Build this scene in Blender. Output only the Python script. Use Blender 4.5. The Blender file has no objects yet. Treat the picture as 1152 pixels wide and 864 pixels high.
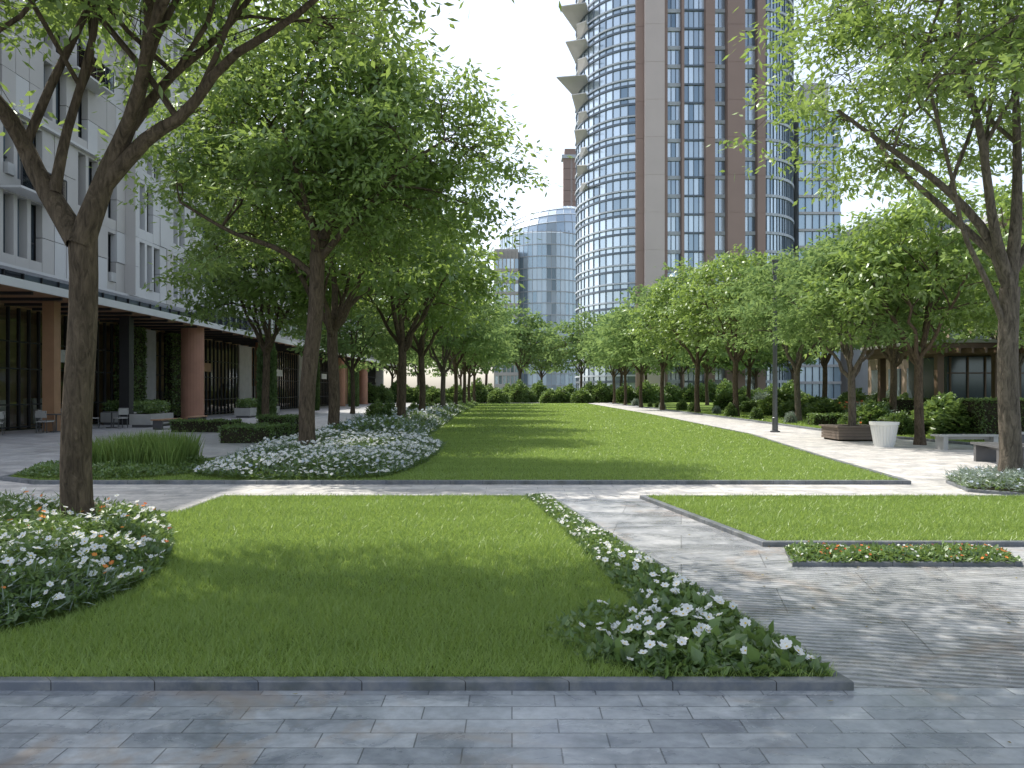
import bpy, math, random
import numpy as np
from mathutils import Vector
random.seed(7)
RS=np.random.default_rng(11)
S=bpy.context.scene
PI=math.pi

# ------------------------------------------------------------------ mesh builder
class MB:
    def __init__(s): s.V=[];s.F=[];s.M=[];s.S=[];s.A=[];s.n=0
    def add(s,v,f,mat=0,smooth=False,var=None):
        v=np.asarray(v,float).reshape(-1,3); f=np.asarray(f,int)
        if len(v)==0: return
        s.V.append(v); s.F.append(f+s.n); s.M.append(np.full(len(f),mat)); s.S.append(np.full(len(f),smooth))
        s.A.append(np.full(len(v),0.5) if var is None else np.broadcast_to(np.asarray(var,float),(len(v),)))
        s.n+=len(v)
    def box(s,x0,x1,y0,y1,z0,z1,mat=0,var=None):
        v=[(x0,y0,z0),(x1,y0,z0),(x1,y1,z0),(x0,y1,z0),(x0,y0,z1),(x1,y0,z1),(x1,y1,z1),(x0,y1,z1)]
        s.add(v,[(0,3,2,1),(4,5,6,7),(0,1,5,4),(1,2,6,5),(2,3,7,6),(3,0,4,7)],mat,False,var)
    def obox(s,p,q,o0,o1,z0,z1,mat=0,var=None,e0=0,e1=0):
        p=np.array(p,float);q=np.array(q,float);d=q-p;L=np.linalg.norm(d);d/=L;n=np.array([d[1],-d[0]])
        p=p-d*e0;q=q+d*e1
        c=[p+n*o0,q+n*o0,q+n*o1,p+n*o1]
        v=[(a[0],a[1],z0) for a in c]+[(a[0],a[1],z1) for a in c]
        s.add(v,[(0,1,2,3),(7,6,5,4),(0,4,5,1),(1,5,6,2),(2,6,7,3),(3,7,4,0)],mat,False,var)
    def tube(s,P,R,sides=6,mat=0,cap=False):
        P=np.asarray(P,float);n=len(P);R=np.broadcast_to(np.asarray(R,float),(n,))
        T=np.gradient(P,axis=0);T/=np.linalg.norm(T,axis=1)[:,None]+1e-9
        u=np.cross(T[0],[0.31,0.95,0.05]);u/=np.linalg.norm(u)+1e-9
        a=np.linspace(0,2*PI,sides,endpoint=False);V=[]
        for i in range(n):
            u=u-T[i]*np.dot(u,T[i]);u/=np.linalg.norm(u)+1e-9;w=np.cross(T[i],u)
            V.append(P[i]+R[i]*(np.cos(a)[:,None]*u+np.sin(a)[:,None]*w))
        V=np.concatenate(V);F=[]
        k=np.arange(sides);k2=(k+1)%sides
        for i in range(n-1):
            F.append(np.stack([i*sides+k,i*sides+k2,(i+1)*sides+k2,(i+1)*sides+k],1))
        s.add(V,np.concatenate(F),mat,True)
        if cap: s.add(V[-sides:],[list(range(sides))],mat)
    def lathe(s,cx,cy,prof,sides=20,mat=0):
        a=np.linspace(0,2*PI,sides,endpoint=False);V=[]
        for r,z in prof: V+= [(cx+r*math.cos(t),cy+r*math.sin(t),z) for t in a]
        F=[]
        for i in range(len(prof)-1):
            for k in range(sides):
                k2=(k+1)%sides;F.append((i*sides+k,i*sides+k2,(i+1)*sides+k2,(i+1)*sides+k))
        s.add(V,F,mat,False);s.add(V[-sides:],[list(range(sides))],mat)
    def leaves(s,c,d,up,L,W,mat,var):
        n=len(c);d=d/(np.linalg.norm(d,axis=1)[:,None]+1e-9)
        sd=np.cross(d,up);sd/=np.linalg.norm(sd,axis=1)[:,None]+1e-9
        nn=np.cross(sd,d)
        L=np.broadcast_to(L,(n,))[:,None];W=np.broadcast_to(W,(n,))[:,None]
        v=np.stack([c,c+d*L*.42+sd*W*.5-nn*W*.12,c+d*L-nn*L*.12,c+d*L*.42-sd*W*.5-nn*W*.12],1).reshape(-1,3)
        f=np.arange(n*4).reshape(-1,4)
        s.add(v,f,mat,False,np.repeat(var,4))
    def mesh(s,name,mats):
        me=bpy.data.meshes.new(name)
        V=np.concatenate(s.V);me.vertices.add(len(V));me.vertices.foreach_set("co",V.astype(np.float32).ravel())
        loops=np.concatenate([f.ravel() for f in s.F]);tot=np.concatenate([np.full(len(f),f.shape[1]) for f in s.F])
        me.loops.add(len(loops));me.loops.foreach_set("vertex_index",loops.astype(np.int32))
        me.polygons.add(len(tot));st=np.concatenate([[0],np.cumsum(tot)[:-1]])
        me.polygons.foreach_set("loop_start",st.astype(np.int32))
        me.polygons.foreach_set("material_index",np.concatenate(s.M).astype(np.int32))
        me.polygons.foreach_set("use_smooth",np.concatenate(s.S).astype(bool))
        me.update(calc_edges=True);me.validate()
        at=me.attributes.new("var","FLOAT","POINT");at.data.foreach_set("value",np.concatenate(s.A).astype(np.float32))
        for m in mats: me.materials.append(m)
        return me
    def obj(s,name,mats,loc=(0,0,0)):
        return place(s.mesh(name,mats),name,loc)
def place(me,name,loc=(0,0,0),rz=0,sc=1):
    o=bpy.data.objects.new(name,me);o.location=loc;o.rotation_euler=(0,0,rz)
    o.scale=(sc,sc,sc) if not hasattr(sc,'__len__') else sc
    S.collection.objects.link(o);return o

# ------------------------------------------------------------------ materials
def newmat(name):
    m=bpy.data.materials.new(name);m.use_nodes=True;nt=m.node_tree
    for n in list(nt.nodes): nt.nodes.remove(n)
    return m,nt
def N(nt,t,**k):
    n=nt.nodes.new(t)
    for a,b in k.items(): setattr(n,a,b)
    return n
def c4(c): return (c[0],c[1],c[2],1)
def mixc(nt,fac,a,b,mode='MIX'):
    n=N(nt,'ShaderNodeMix',data_type='RGBA',blend_type=mode)
    for i,x in ((0,fac),(6,a),(7,b)):
        if hasattr(x,'is_linked') : nt.links.new(x,n.inputs[i])
        elif isinstance(x,(int,float)): n.inputs[i].default_value=x
        else: n.inputs[i].default_value=c4(x)
    return n.outputs[2]
def math_(nt,op,a,b=0.0,clamp=False):
    n=N(nt,'ShaderNodeMath',operation=op);n.use_clamp=clamp
    for i,x in ((0,a),(1,b)):
        if hasattr(x,'is_linked'): nt.links.new(x,n.inputs[i])
        else: n.inputs[i].default_value=x
    return n.outputs[0]
def noise(nt,scale,detail=4,vec=None,rough=.55,dist=0):
    n=N(nt,'ShaderNodeTexNoise');n.inputs['Scale'].default_value=scale;n.inputs['Detail'].default_value=detail
    n.inputs['Roughness'].default_value=rough;n.inputs['Distortion'].default_value=dist
    if vec is not None: nt.links.new(vec,n.inputs['Vector'])
    return n.outputs['Fac']
def ramp(nt,fac,stops):
    n=N(nt,'ShaderNodeValToRGB');nt.links.new(fac,n.inputs[0]);e=n.color_ramp.elements
    e[0].position=stops[0][0];e[0].color=c4(stops[0][1]);e[1].position=stops[-1][0];e[1].color=c4(stops[-1][1])
    for p,c in stops[1:-1]:
        x=e.new(p);x.color=c4(c)
    return n.outputs[0]
def coord(nt,scale=(1,1,1),rot=(0,0,0),loc=(0,0,0)):
    t=N(nt,'ShaderNodeTexCoord');m=N(nt,'ShaderNodeMapping')
    m.inputs['Scale'].default_value=scale;m.inputs['Rotation'].default_value=rot;m.inputs['Location'].default_value=loc
    nt.links.new(t.outputs['Object'],m.inputs[0]);return m.outputs[0]
def bump(nt,h,strength=.3,dist=.02,normal=None):
    b=N(nt,'ShaderNodeBump');b.inputs['Strength'].default_value=strength;b.inputs['Distance'].default_value=dist
    nt.links.new(h,b.inputs['Height'])
    if normal is not None: nt.links.new(normal,b.inputs['Normal'])
    return b.outputs[0]
def finish(nt,col,rough=.7,normal=None,metal=0,spec=.5):
    p=N(nt,'ShaderNodeBsdfPrincipled');o=N(nt,'ShaderNodeOutputMaterial')
    if hasattr(col,'is_linked'): nt.links.new(col,p.inputs['Base Color'])
    else: p.inputs['Base Color'].default_value=c4(col)
    if hasattr(rough,'is_linked'): nt.links.new(rough,p.inputs['Roughness'])
    else: p.inputs['Roughness'].default_value=rough
    p.inputs['Metallic'].default_value=metal;p.inputs['Specular IOR Level'].default_value=spec
    if normal is not None: nt.links.new(normal,p.inputs['Normal'])
    nt.links.new(p.outputs[0],o.inputs[0]);return p
def simple(name,col,rough=.7,metal=0,nscale=3,namt=.25,bumps=.1,spec=.5):
    m,nt=newmat(name);v=coord(nt);f=noise(nt,nscale,4,v)
    c=mixc(nt,f,[x*(1-namt) for x in col],[min(1,x*(1+namt)) for x in col])
    finish(nt,c,rough,bump(nt,noise(nt,nscale*12,2,v),bumps,.01) if bumps else None,metal,spec);return m
def leafmat(name,dark,light,trans=.35,tcol=None,gloss=.06,nsc=0):
    m,nt=newmat(name);a=N(nt,'ShaderNodeAttribute');a.attribute_name='var';f=a.outputs['Fac']
    if nsc:
        q=noise(nt,nsc,3,coord(nt));f=math_(nt,'ADD',math_(nt,'MULTIPLY',f,.7),math_(nt,'MULTIPLY',q,.6));f=math_(nt,'SUBTRACT',f,.15,True)
    c=mixc(nt,f,dark,light)
    p=N(nt,'ShaderNodeBsdfDiffuse');nt.links.new(c,p.inputs[0])
    t=N(nt,'ShaderNodeBsdfTranslucent');tc=mixc(nt,.7,c,tcol or [min(1,light[0]*1.65),min(1,light[1]*1.5),light[2]*1.05]);nt.links.new(tc,t.inputs[0])
    x=N(nt,'ShaderNodeMixShader');x.inputs[0].default_value=trans
    nt.links.new(p.outputs[0],x.inputs[1]);nt.links.new(t.outputs[0],x.inputs[2]);out=x.outputs[0]
    if gloss:
        g=N(nt,'ShaderNodeBsdfGlossy');g.inputs['Roughness'].default_value=.38;g.inputs[0].default_value=(.8,.85,.8,1)
        y=N(nt,'ShaderNodeMixShader');y.inputs[0].default_value=gloss;nt.links.new(out,y.inputs[1]);nt.links.new(g.outputs[0],y.inputs[2]);out=y.outputs[0]
    o=N(nt,'ShaderNodeOutputMaterial');nt.links.new(out,o.inputs[0]);return m

M_leaf=leafmat('tree_leaf',(.075,.135,.035),(.23,.34,.095),.45,gloss=.07)
M_leaf2=leafmat('tree_leaf_deep',(.085,.14,.06),(.20,.30,.125),.43,gloss=0)
M_shrub=leafmat('shrub_leaf',(.045,.09,.03),(.15,.24,.07),.3)
M_bed=leafmat('bed_leaf',(.06,.115,.035),(.19,.29,.09),.35)
M_silver=leafmat('silver_leaf',(.16,.21,.17),(.34,.42,.38),.25)
M_grass=leafmat('grass_blade',(.15,.235,.045),(.36,.48,.14),.42,tcol=(.46,.60,.13),nsc=.7,gloss=.04)
M_ogr=leafmat('ornamental_grass_blade',(.10,.17,.05),(.27,.38,.13),.4,gloss=0)
M_white=leafmat('white_petal',(.76,.77,.76),(.88,.88,.87),.25,tcol=(.85,.87,.8),gloss=0)
M_yel=simple('flower_centre',(.7,.5,.06),.7,bumps=0)
M_red=leafmat('red_petal',(.62,.10,.08),(.85,.33,.10),.25,gloss=0)
M_blue=leafmat('blue_petal',(.45,.52,.66),(.7,.76,.84),.25,gloss=0)

def barkmat(name,a,b):
    m,nt=newmat(name);v=coord(nt,(9,9,2.2));f=noise(nt,1.6,6,v,.65,1.2);w=noise(nt,22,3,coord(nt))
    c=ramp(nt,f,[(.3,a),(.55,b),(.75,[x*1.5 for x in b])])
    h=math_(nt,'ADD',f,math_(nt,'MULTIPLY',w,.3));finish(nt,c,.9,bump(nt,h,1.,.04),0,.2);return m
M_bark=barkmat('bark',(.04,.03,.021),(.13,.098,.068))
M_bark2=barkmat('bark_grey',(.055,.047,.038),(.18,.15,.12))

def paving(name,bw,rh,ca,cb,mortar,rough,rot=0,stain=.35,ridges=0,off=.5,ms=.006,stc=(.30,.22,.15),streak=0,wet=0):
    m,nt=newmat(name);v=coord(nt,(1,1,1),(0,0,rot))
    b=N(nt,'ShaderNodeTexBrick');b.offset=off;nt.links.new(v,b.inputs['Vector'])
    b.inputs['Scale'].default_value=1;b.inputs['Brick Width'].default_value=bw;b.inputs['Row Height'].default_value=rh
    b.inputs['Mortar Size'].default_value=ms;b.inputs['Mortar Smooth'].default_value=.3;b.inputs['Bias'].default_value=0
    b.inputs['Color1'].default_value=c4(ca);b.inputs['Color2'].default_value=c4(cb);b.inputs['Mortar'].default_value=c4(mortar)
    f1=noise(nt,2.3,7,v,.62,.9);f2=noise(nt,17,5,v,.65);f3=noise(nt,.6,5,v,.62,2.5)
    c=mixc(nt,.9,b.outputs['Color'],ramp(nt,f1,[(.3,(.58,.60,.64)),(.7,(1.35,1.33,1.3))]),'MULTIPLY')
    c=mixc(nt,.6,c,ramp(nt,f2,[(.3,(.70,.70,.71)),(.7,(1.2,1.2,1.2))]),'MULTIPLY')
    if streak:
        f4=noise(nt,1.0,6,coord(nt,(.35,5,1)),.7,1.5);c=mixc(nt,streak,c,ramp(nt,f4,[(.38,(.45,.46,.48)),(.55,(1.1,1.1,1.1))]),'MULTIPLY')
    st=ramp(nt,f3,[(.53,(0,0,0)),(.7,(1,1,1))])
    c=mixc(nt,math_(nt,'MULTIPLY',st,stain),c,stc)
    r=math_(nt,'ADD',math_(nt,'MULTIPLY',f1,.6),rough-.30)
    h=math_(nt,'SUBTRACT',math_(nt,'MULTIPLY',f2,.3),b.outputs['Fac'])
    if wet:
        w0=ramp(nt,noise(nt,.9,4,coord(nt,(.6,1.6,1),loc=(5,3,0)),.6,1.2),[(.46,(0,0,0)),(.58,(1,1,1))])
        c=mixc(nt,math_(nt,'MULTIPLY',w0,wet),c,[x*.55 for x in ca]);r=math_(nt,'SUBTRACT',r,math_(nt,'MULTIPLY',w0,.16),True);r=math_(nt,'MAXIMUM',r,.08)
    nrm=bump(nt,h,.5,.006)
    if ridges:
        w=N(nt,'ShaderNodeTexWave');w.wave_type='BANDS';w.bands_direction='Y';nt.links.new(v,w.inputs['Vector'])
        w.inputs['Scale'].default_value=ridges;w.inputs['Distortion'].default_value=5.5;w.inputs['Detail'].default_value=2;w.inputs['Detail Scale'].default_value=.3
        nrm=bump(nt,w.outputs['Fac'],.6,.011,nrm)
        c=mixc(nt,.6,c,ramp(nt,w.outputs['Fac'],[(0,(.5,.5,.52)),(.6,(1.1,1.1,1.09))]),'MULTIPLY')
    finish(nt,c,r,nrm);return m
M_slate=paving('slate_paving',.47,.165,(.25,.275,.305),(.42,.445,.47),(.13,.14,.15),.33,stain=.6,ms=.004,wet=.45)
M_walk=paving('light_stone_paving',.9,.3,(.52,.495,.465),(.60,.58,.55),(.27,.26,.25),.6,stain=.2,stc=(.40,.36,.31),streak=.45)
M_ridge=paving('ridged_stone_paving',1.6,.8,(.34,.35,.365),(.42,.425,.43),(.2,.2,.2),.38,rot=math.radians(12),stain=.6,ridges=4.2,stc=(.38,.28,.2),wet=.35)
M_plaza=paving('plaza_paving',.8,.4,(.42,.42,.42),(.50,.50,.49),(.22,.22,.22),.55,stain=.25,wet=.15)
def kerbmat():
    m,nt=newmat('kerb_stone');t=N(nt,'ShaderNodeTexCoord');x=N(nt,'ShaderNodeSeparateXYZ');nt.links.new(t.outputs['Object'],x.inputs[0])
    s=math_(nt,'ADD',x.outputs[0],math_(nt,'MULTIPLY',x.outputs[1],.97));fr=math_(nt,'FRACT',math_(nt,'MULTIPLY',s,1.7))
    j=math_(nt,'LESS_THAN',fr,.010);cell=math_(nt,'FLOOR',math_(nt,'MULTIPLY',s,1.7))
    wn=N(nt,'ShaderNodeTexWhiteNoise',noise_dimensions='1D');nt.links.new(cell,wn.inputs['W'])
    c=mixc(nt,wn.outputs[0],(.10,.115,.135),(.15,.165,.19));f=noise(nt,9,6,coord(nt),.7);c=mixc(nt,ramp(nt,f,[(.4,(0,0,0)),(.7,(.8,.8,.8))]),c,(.24,.24,.23))
    g=noise(nt,3,4,coord(nt));c=mixc(nt,ramp(nt,g,[(.5,(0,0,0)),(.7,(.6,.6,.6))]),c,(.05,.06,.04))
    c=mixc(nt,j,c,(.02,.02,.02));finish(nt,c,.5,bump(nt,f,.5,.012));return m
M_kerb=kerbmat()
def soil(name,a,b,sc):
    m,nt=newmat(name);v=coord(nt);f=noise(nt,sc,5,v,.7);g=noise(nt,.35,3,v)
    c=mixc(nt,f,a,b);c=mixc(nt,math_(nt,'MULTIPLY',g,.4),c,[x*.7 for x in a]);finish(nt,c,.95,bump(nt,f,.8,.05),0,.1);return m
M_turf=soil('turf_base',(.11,.17,.035),(.23,.31,.08),30)
M_ground=soil('ground_soil',(.10,.11,.07),(.16,.16,.11),.8)
M_soil_core=soil('bed_soil_and_dark_core',(.03,.03,.018),(.07,.06,.04),20)  # bed soil, also the dark inner core of hedges and shrubs

# ------------------------------------------------------------------ 2D helpers
def inpoly(x,y,poly):
    r=np.zeros(len(x),bool);n=len(poly)
    for i in range(n):
        x1,y1=poly[i];x2,y2=poly[(i+1)%n]
        if y1==y2: continue
        c=((y1>y)!=(y2>y))&(x<(x2-x1)*(y-y1)/(y2-y1)+x1);r^=c
    return r
def edgedist(x,y,poly):
    d=np.full(len(x),1e9);n=len(poly)
    for i in range(n):
        a=np.array(poly[i]);b=np.array(poly[(i+1)%n]);ab=b-a;t=np.clip(((x-a[0])*ab[0]+(y-a[1])*ab[1])/(ab@ab),0,1)
        d=np.minimum(d,np.hypot(x-a[0]-t*ab[0],y-a[1]-t*ab[1]))
    return d
def sample(poly,dens,excl=(),y0=-1e9,y1=1e9):
    P=np.array(poly);a=P.min(0);b=P.max(0);a[1]=max(a[1],y0);b[1]=min(b[1],y1)
    n=int((b[0]-a[0])*(b[1]-a[1])*dens);x=RS.uniform(a[0],b[0],n);y=RS.uniform(a[1],b[1],n)
    k=inpoly(x,y,poly)
    for e in excl: k&=~inpoly(x,y,e)
    return x[k],y[k]
def smooth_poly(poly,it=2):
    P=[np.array(p,float) for p in poly]
    for _ in range(it):
        Q=[]
        for i in range(len(P)):
            a,b=P[i],P[(i+1)%len(P)];Q+=[a*.75+b*.25,a*.25+b*.75]
        P=Q
    return [tuple(p) for p in P]
def offset(poly,w):
    P=np.array(poly,float);n=len(P);area=sum(P[i][0]*P[(i+1)%n][1]-P[(i+1)%n][0]*P[i][1] for i in range(n))
    sg=1 if area>0 else -1;out=[]
    for i in range(n):
        a=P[i]-P[i-1];b=P[(i+1)%n]-P[i];a/=np.linalg.norm(a);b/=np.linalg.norm(b)
        na=np.array([a[1],-a[0]])*sg;nb=np.array([b[1],-b[0]])*sg;m=na+nb;m/=np.linalg.norm(m)
        out.append(P[i]+m*w/max(.35,m@na))
    return out
def kerb(poly,w,h,name='kerb'):
    I=offset(poly,-w);O=poly;n=len(poly);mb=MB();b=.008
    Ob=offset(poly,-b)
    rows=[[(p[0],p[1],-.005) for p in O],[(p[0],p[1],h-b) for p in O],[(p[0],p[1],h) for p in Ob],[(p[0],p[1],h) for p in I],[(p[0],p[1],.0) for p in I]]
    V=[v for r in rows for v in r];F=[]
    for r in range(4):
        for i in range(n): F.append((r*n+i,r*n+(i+1)%n,(r+1)*n+(i+1)%n,(r+1)*n+i))
    mb.add(V,F);return mb.obj(name,[M_kerb]),[tuple(p) for p in I]
def sheet(poly,z,mat,name):
    mb=MB();P=np.array(poly);n=len(P)
    area=sum(P[i][0]*P[(i+1)%n][1]-P[(i+1)%n][0]*P[i][1] for i in range(n))
    if area<0: P=P[::-1]
    mb.add([(p[0],p[1],z) for p in P],[list(range(n))]);return mb.obj(name,[mat])
def lump(x,y,s=1.0,ph=0):
    return .5+.5*(np.sin(x*2.1*s+ph)*np.cos(y*1.7*s+ph*2)*.6+np.sin(x*4.3*s-y*3.1*s+ph)*.4)
def grass(mb,poly,dens,h,w,excl=(),y0=-1e9,y1=1e9,z0=.05,mat=0,lean=.62):
    x,y=sample(poly,dens,excl,y0,y1);n=len(x)
    if n==0:return
    a=RS.uniform(0,PI,n);hh=h*RS.uniform(.45,1.15,n)*(.8+.35*lump(x,y,1.3));ww=w*RS.uniform(.7,1.3,n)
    sx=np.cos(a)*ww/2;sy=np.sin(a)*ww/2;z=np.full(n,z0)
    lx=RS.normal(0,lean,n)*hh;ly=RS.normal(0,lean,n)*hh
    v=np.stack([np.stack([x-sx,y-sy,z],1),np.stack([x+sx,y+sy,z],1),np.stack([x+lx,y+ly,z+hh],1)],1).reshape(-1,3)
    va=RS.uniform(0,1,n)*.8+.2*(np.sin(y*PI/.7+.15*np.sin(x*1.3))>0)
    mb.add(v,np.arange(n*3).reshape(-1,3),mat,False,np.repeat(va,3))
def flowers(mb,P,size,mp,mc,cup=.25,np_=6,tilt=.4):
    n=len(P)
    if n==0:return
    nn=np.stack([RS.normal(0,tilt,n),RS.normal(-.3,tilt,n),np.ones(n)],1);nn/=np.linalg.norm(nn,axis=1)[:,None]
    u=np.cross(nn,RS.normal(0,1,(n,3)));u/=np.linalg.norm(u,axis=1)[:,None];w=np.cross(nn,u)
    sz=size*RS.uniform(.6,1.2,n)[:,None]/2;va=RS.uniform(.2,1,n)
    for k in range(np_):
        a=2*PI*k/np_;d=np.cos(a)*u+np.sin(a)*w;s2=-np.sin(a)*u+np.cos(a)*w
        c=P+nn*.002*(k%2)
        v=np.stack([c,c+d*sz*.55-s2*sz*.42+nn*sz*cup*.5,c+d*sz*.98-s2*sz*.2+nn*sz*cup,c+d*sz*.98+s2*sz*.2+nn*sz*cup,c+d*sz*.55+s2*sz*.42+nn*sz*cup*.5],1).reshape(-1,3)
        mb.add(v,np.arange(n*5).reshape(-1,5),mp,False,np.repeat(va,5))
    if mc is not None:
        c=P+nn*sz*.14;r=sz*.2;A=[np.cos(t)*u+np.sin(t)*w for t in np.linspace(0,2*PI,6,endpoint=False)]
        v=np.stack([c+r*q for q in A],1).reshape(-1,3);mb.add(v,np.arange(n*6).reshape(-1,6),mc)
def plants(mb,poly,dens,H,L,W,mat,excl=(),z0=.05,y0=-1e9,y1=1e9,ls=1.,edge=.5,up=.7):
    x,y=sample(poly,dens,excl,y0,y1);n=len(x);e=np.clip(edgedist(x,y,poly)/edge,0.15,1)
    h=H*(.35+.65*lump(x,y,ls,1.3))*e**.6
    z=z0+h*RS.uniform(0,1,n)**.6
    d=RS.normal(0,1,(n,3));d[:,2]=np.abs(d[:,2])*up+.1
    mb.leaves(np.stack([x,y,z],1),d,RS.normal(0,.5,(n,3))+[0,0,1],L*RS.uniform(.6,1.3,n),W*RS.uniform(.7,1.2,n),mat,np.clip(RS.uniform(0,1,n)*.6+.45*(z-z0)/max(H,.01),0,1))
def bedflowers(mb,poly,dens,H,size,mp,mc,excl=(),z0=.05,ls=1.,edge=.5,mask=None,stem=3,zadd=.03,y0=-1e9,y1=1e9,thr=.2):
    x,y=sample(poly,dens,excl,y0,y1)
    k=RS.uniform(0,1,len(x))<np.clip(lump(x,y,1.9,4.)*1.8-thr,.12,1);x=x[k];y=y[k]
    e=np.clip(edgedist(x,y,poly)/edge,.15,1);h=H*(.35+.65*lump(x,y,ls,1.3))*e**.6
    P=np.stack([x,y,z0+h*RS.uniform(.75,1.15,len(x))+zadd],1)
    flowers(mb,P,size,mp,mc)
    if len(P)<1500:
        for p in P: mb.tube([(p[0],p[1],z0),(p[0]+.01,p[1],(z0+p[2])/2),p],[.004,.003,.0025],3,stem)

# ------------------------------------------------------------------ ground & paths
G=MB();G.add([(-1500,-600,-.012),(1500,-600,-.012),(1500,2500,-.012),(-1500,2500,-.012)],[(0,1,2,3)]);G.obj('ground',[M_ground])
sheet([(-21.5,-14),(40,-14),(40,22),(16,150),(-21.5,150)],-.006,M_plaza,'plaza_pavement')
sheet([(-21,-13),(30,-13),(30,4.56),(-21,4.56)],.0,M_slate,'slate_pavement')
sheet([(1.80,4.565),(30,4.565),(30,12.6),(.4,12.6)],.0,M_ridge,'stone_path')
sheet([(-21,12.605),(30,12.605),(30,15.2),(-21,15.2)],.0,M_walk,'cross_path')
sheet([(-21,10.2),(-4.4,10.2),(-4.4,12.6),(-21,12.6)],.0,M_walk,'cross_path')
sheet([(6.9,15.205),(14,15.205),(14.2,22),(13.0,30),(13,50),(13.6,120),(9.5,120),(9.5,54),(8.8,30.5),(7.5,20.3)],.0,M_walk,'garden_path')

lawn1=[(-11,4.52),(1.94,4.52),(.62,12.6),(-4.6,12.6),(-4.6,10.9),(-11,10.5)]
lawn3=[(2.02,12.6),(2.74,8.7),(12.5,8.7),(12.5,12.6)]
bed3=[(2.72,7.72),(4.95,7.72),(5.1,8.4),(2.88,8.4)]
lawn2=[(-8.7,14.5),(7.27,14.5),(7.9,20.3),(9.2,30.5),(9.9,54),(10.2,108),(-6.4,108),(-7.4,60),(-7.4,30),(-7.0,21),(-7.6,19.2),(-9.2,18.4),(-10.1,16.8),(-9.8,15.2)]
green4=[(14.6,24),(60,24),(60,150),(14.2,150),(13.6,50),(13.2,32)]
for poly,w,h,nm in ((lawn1,.07,.055,'lawn'),(lawn3,.08,.055,'lawn'),(lawn2,.12,.07,'lawn'),(green4,.14,.08,'lawn'),(bed3,.06,.045,'bed')):
    o,inn=kerb(poly,w,h)
    if nm=='lawn': sheet(inn,.042,M_turf,'lawn')
    else: sheet(inn,.03,M_soil_core,'planting_soil')

bedL=smooth_poly([(-10.8,5.4),(-4,5.2),(-3.3,5.5),(-3.1,6.5),(-3.3,7.7),(-3.9,9.1),(-4.75,10.6),(-10.8,10.4)],1)
bedR=[(1.84,4.62),(.52,12.48),(.22,12.45),(.55,10.),(.80,7.6),(.95,6.2),(.7,5.5),(.45,4.9),(.8,4.62)]
bedM=smooth_poly([(-6.1,14.75),(-2.6,14.75),(-2.2,16),(-1.9,19),(-2.1,25.5),(-6.9,26),(-6.6,18)],1)
bedO=smooth_poly([(-9.5,14.9),(-6.3,14.8),(-6.7,18.6),(-9,18.1),(-9.9,16.8)],1)
bedF=[(-7.1,26.2),(-3.0,26.2),(-3.6,50),(-4.2,100),(-6.4,100),(-7.2,60)]
g=MB();z=.043
grass(g,[(-5.2,4.59),(1.87,4.59),(1.6,6.4),(-5.2,6.4)],7000,.072,.0065,[bedL,bedR],z0=z)
grass(g,[(-6.5,6.4),(1.56,6.4),(1.2,8.6),(-6.5,8.6)],4200,.062,.008,[bedL,bedR],z0=z)
grass(g,[(-5.,8.6),(1.17,8.6),(.55,12.53),(-4.53,12.53),(-4.53,10.9),(-5,10.8)],2600,.058,.010,[bedL,bedR],z0=z)
grass(g,[(2.1,12.53),(2.82,8.78),(9.5,8.78),(9.5,12.53)],2300,.058,.010,[],z0=z)
g.obj('grass',[M_grass])
g=MB()
l2=[tuple(p) for p in offset(lawn2,-.12)]
grass(g,l2,950,.06,.013,[bedM,bedO],14,20,z0=z)
grass(g,l2,420,.06,.02,[bedM,bedO,bedF],20,31,z0=z)
grass(g,l2,110,.065,.04,[bedF],31,60,z0=z)
grass(g,l2,35,.07,.08,[bedF],60,108,z0=z)
g4=[(13.4,32),(14.7,24.2),(30,24.2),(30,70),(13.9,70)]
grass(g,g4,170,.08,.035,(),24,40,z0=z);grass(g,g4,60,.08,.06,(),40,70,z0=z)
g.obj('grass',[M_grass])

fm=[M_bed,M_white,M_yel,M_shrub,M_silver,M_red,M_blue]
b=MB()
plants(b,bedL,2000,.42,.075,.03,0,ls=1.3)
plants(b,bedL,700,.36,.15,.010,4,y1=6.6,ls=1.3)
plants(b,bedL,900,.50,.10,.012,0,ls=1.3,edge=.8)
plants(b,bedL,300,.46,.09,.045,3,ls=1.3,edge=.8)
bedflowers(b,bedL,65,.46,.07,1,2,ls=1.3)
bedflowers(b,bedL,50,.42,.035,1,2,ls=1.3,y1=7.5)
bedflowers(b,bedL,12,.5,.06,5,2,ls=1.3,y0=7.6)
bedflowers(b,bedL,5,.46,.05,5,2,ls=1.3,y1=7.6)
bedflowers(b,bedL,20,.42,.03,6,None,ls=1.3)
b.obj('flower_bed',fm)
b=MB()
plants(b,bedR,3200,.075,.055,.028,0,ls=1.6,edge=.2)
plants(b,bedR,500,.11,.09,.05,3,ls=1.6,edge=.25,y1=7)
plants(b,bedR,190,.12,.12,.09,0,ls=1.6,edge=.3,y1=6.2)
bedflowers(b,bedR,62,.13,.068,1,2,ls=1.6,edge=.2,y1=7.6)
bedflowers(b,bedR,110,.08,.045,1,2,ls=1.6,edge=.2,y0=7.6)
pe=[(.2,5.4),(.45,4.8),(.75,4.8),(.9,5.9),(.6,6.1)]
plants(b,pe,700,.09,.08,.04,0,ls=1.6,edge=.2);bedflowers(b,pe,34,.10,.06,1,2,ls=1.6,edge=.2)
b.obj('flower_bed',fm)
b=MB()
plants(b,bed3,2600,.09,.06,.03,0,z0=.03,ls=2,edge=.15)
bedflowers(b,bed3,60,.08,.028,5,None,z0=.03,ls=2,edge=.15);bedflowers(b,bed3,40,.08,.03,1,None,z0=.03,ls=2,edge=.15)
b.obj('flower_bed',fm)
b=MB()
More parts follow.
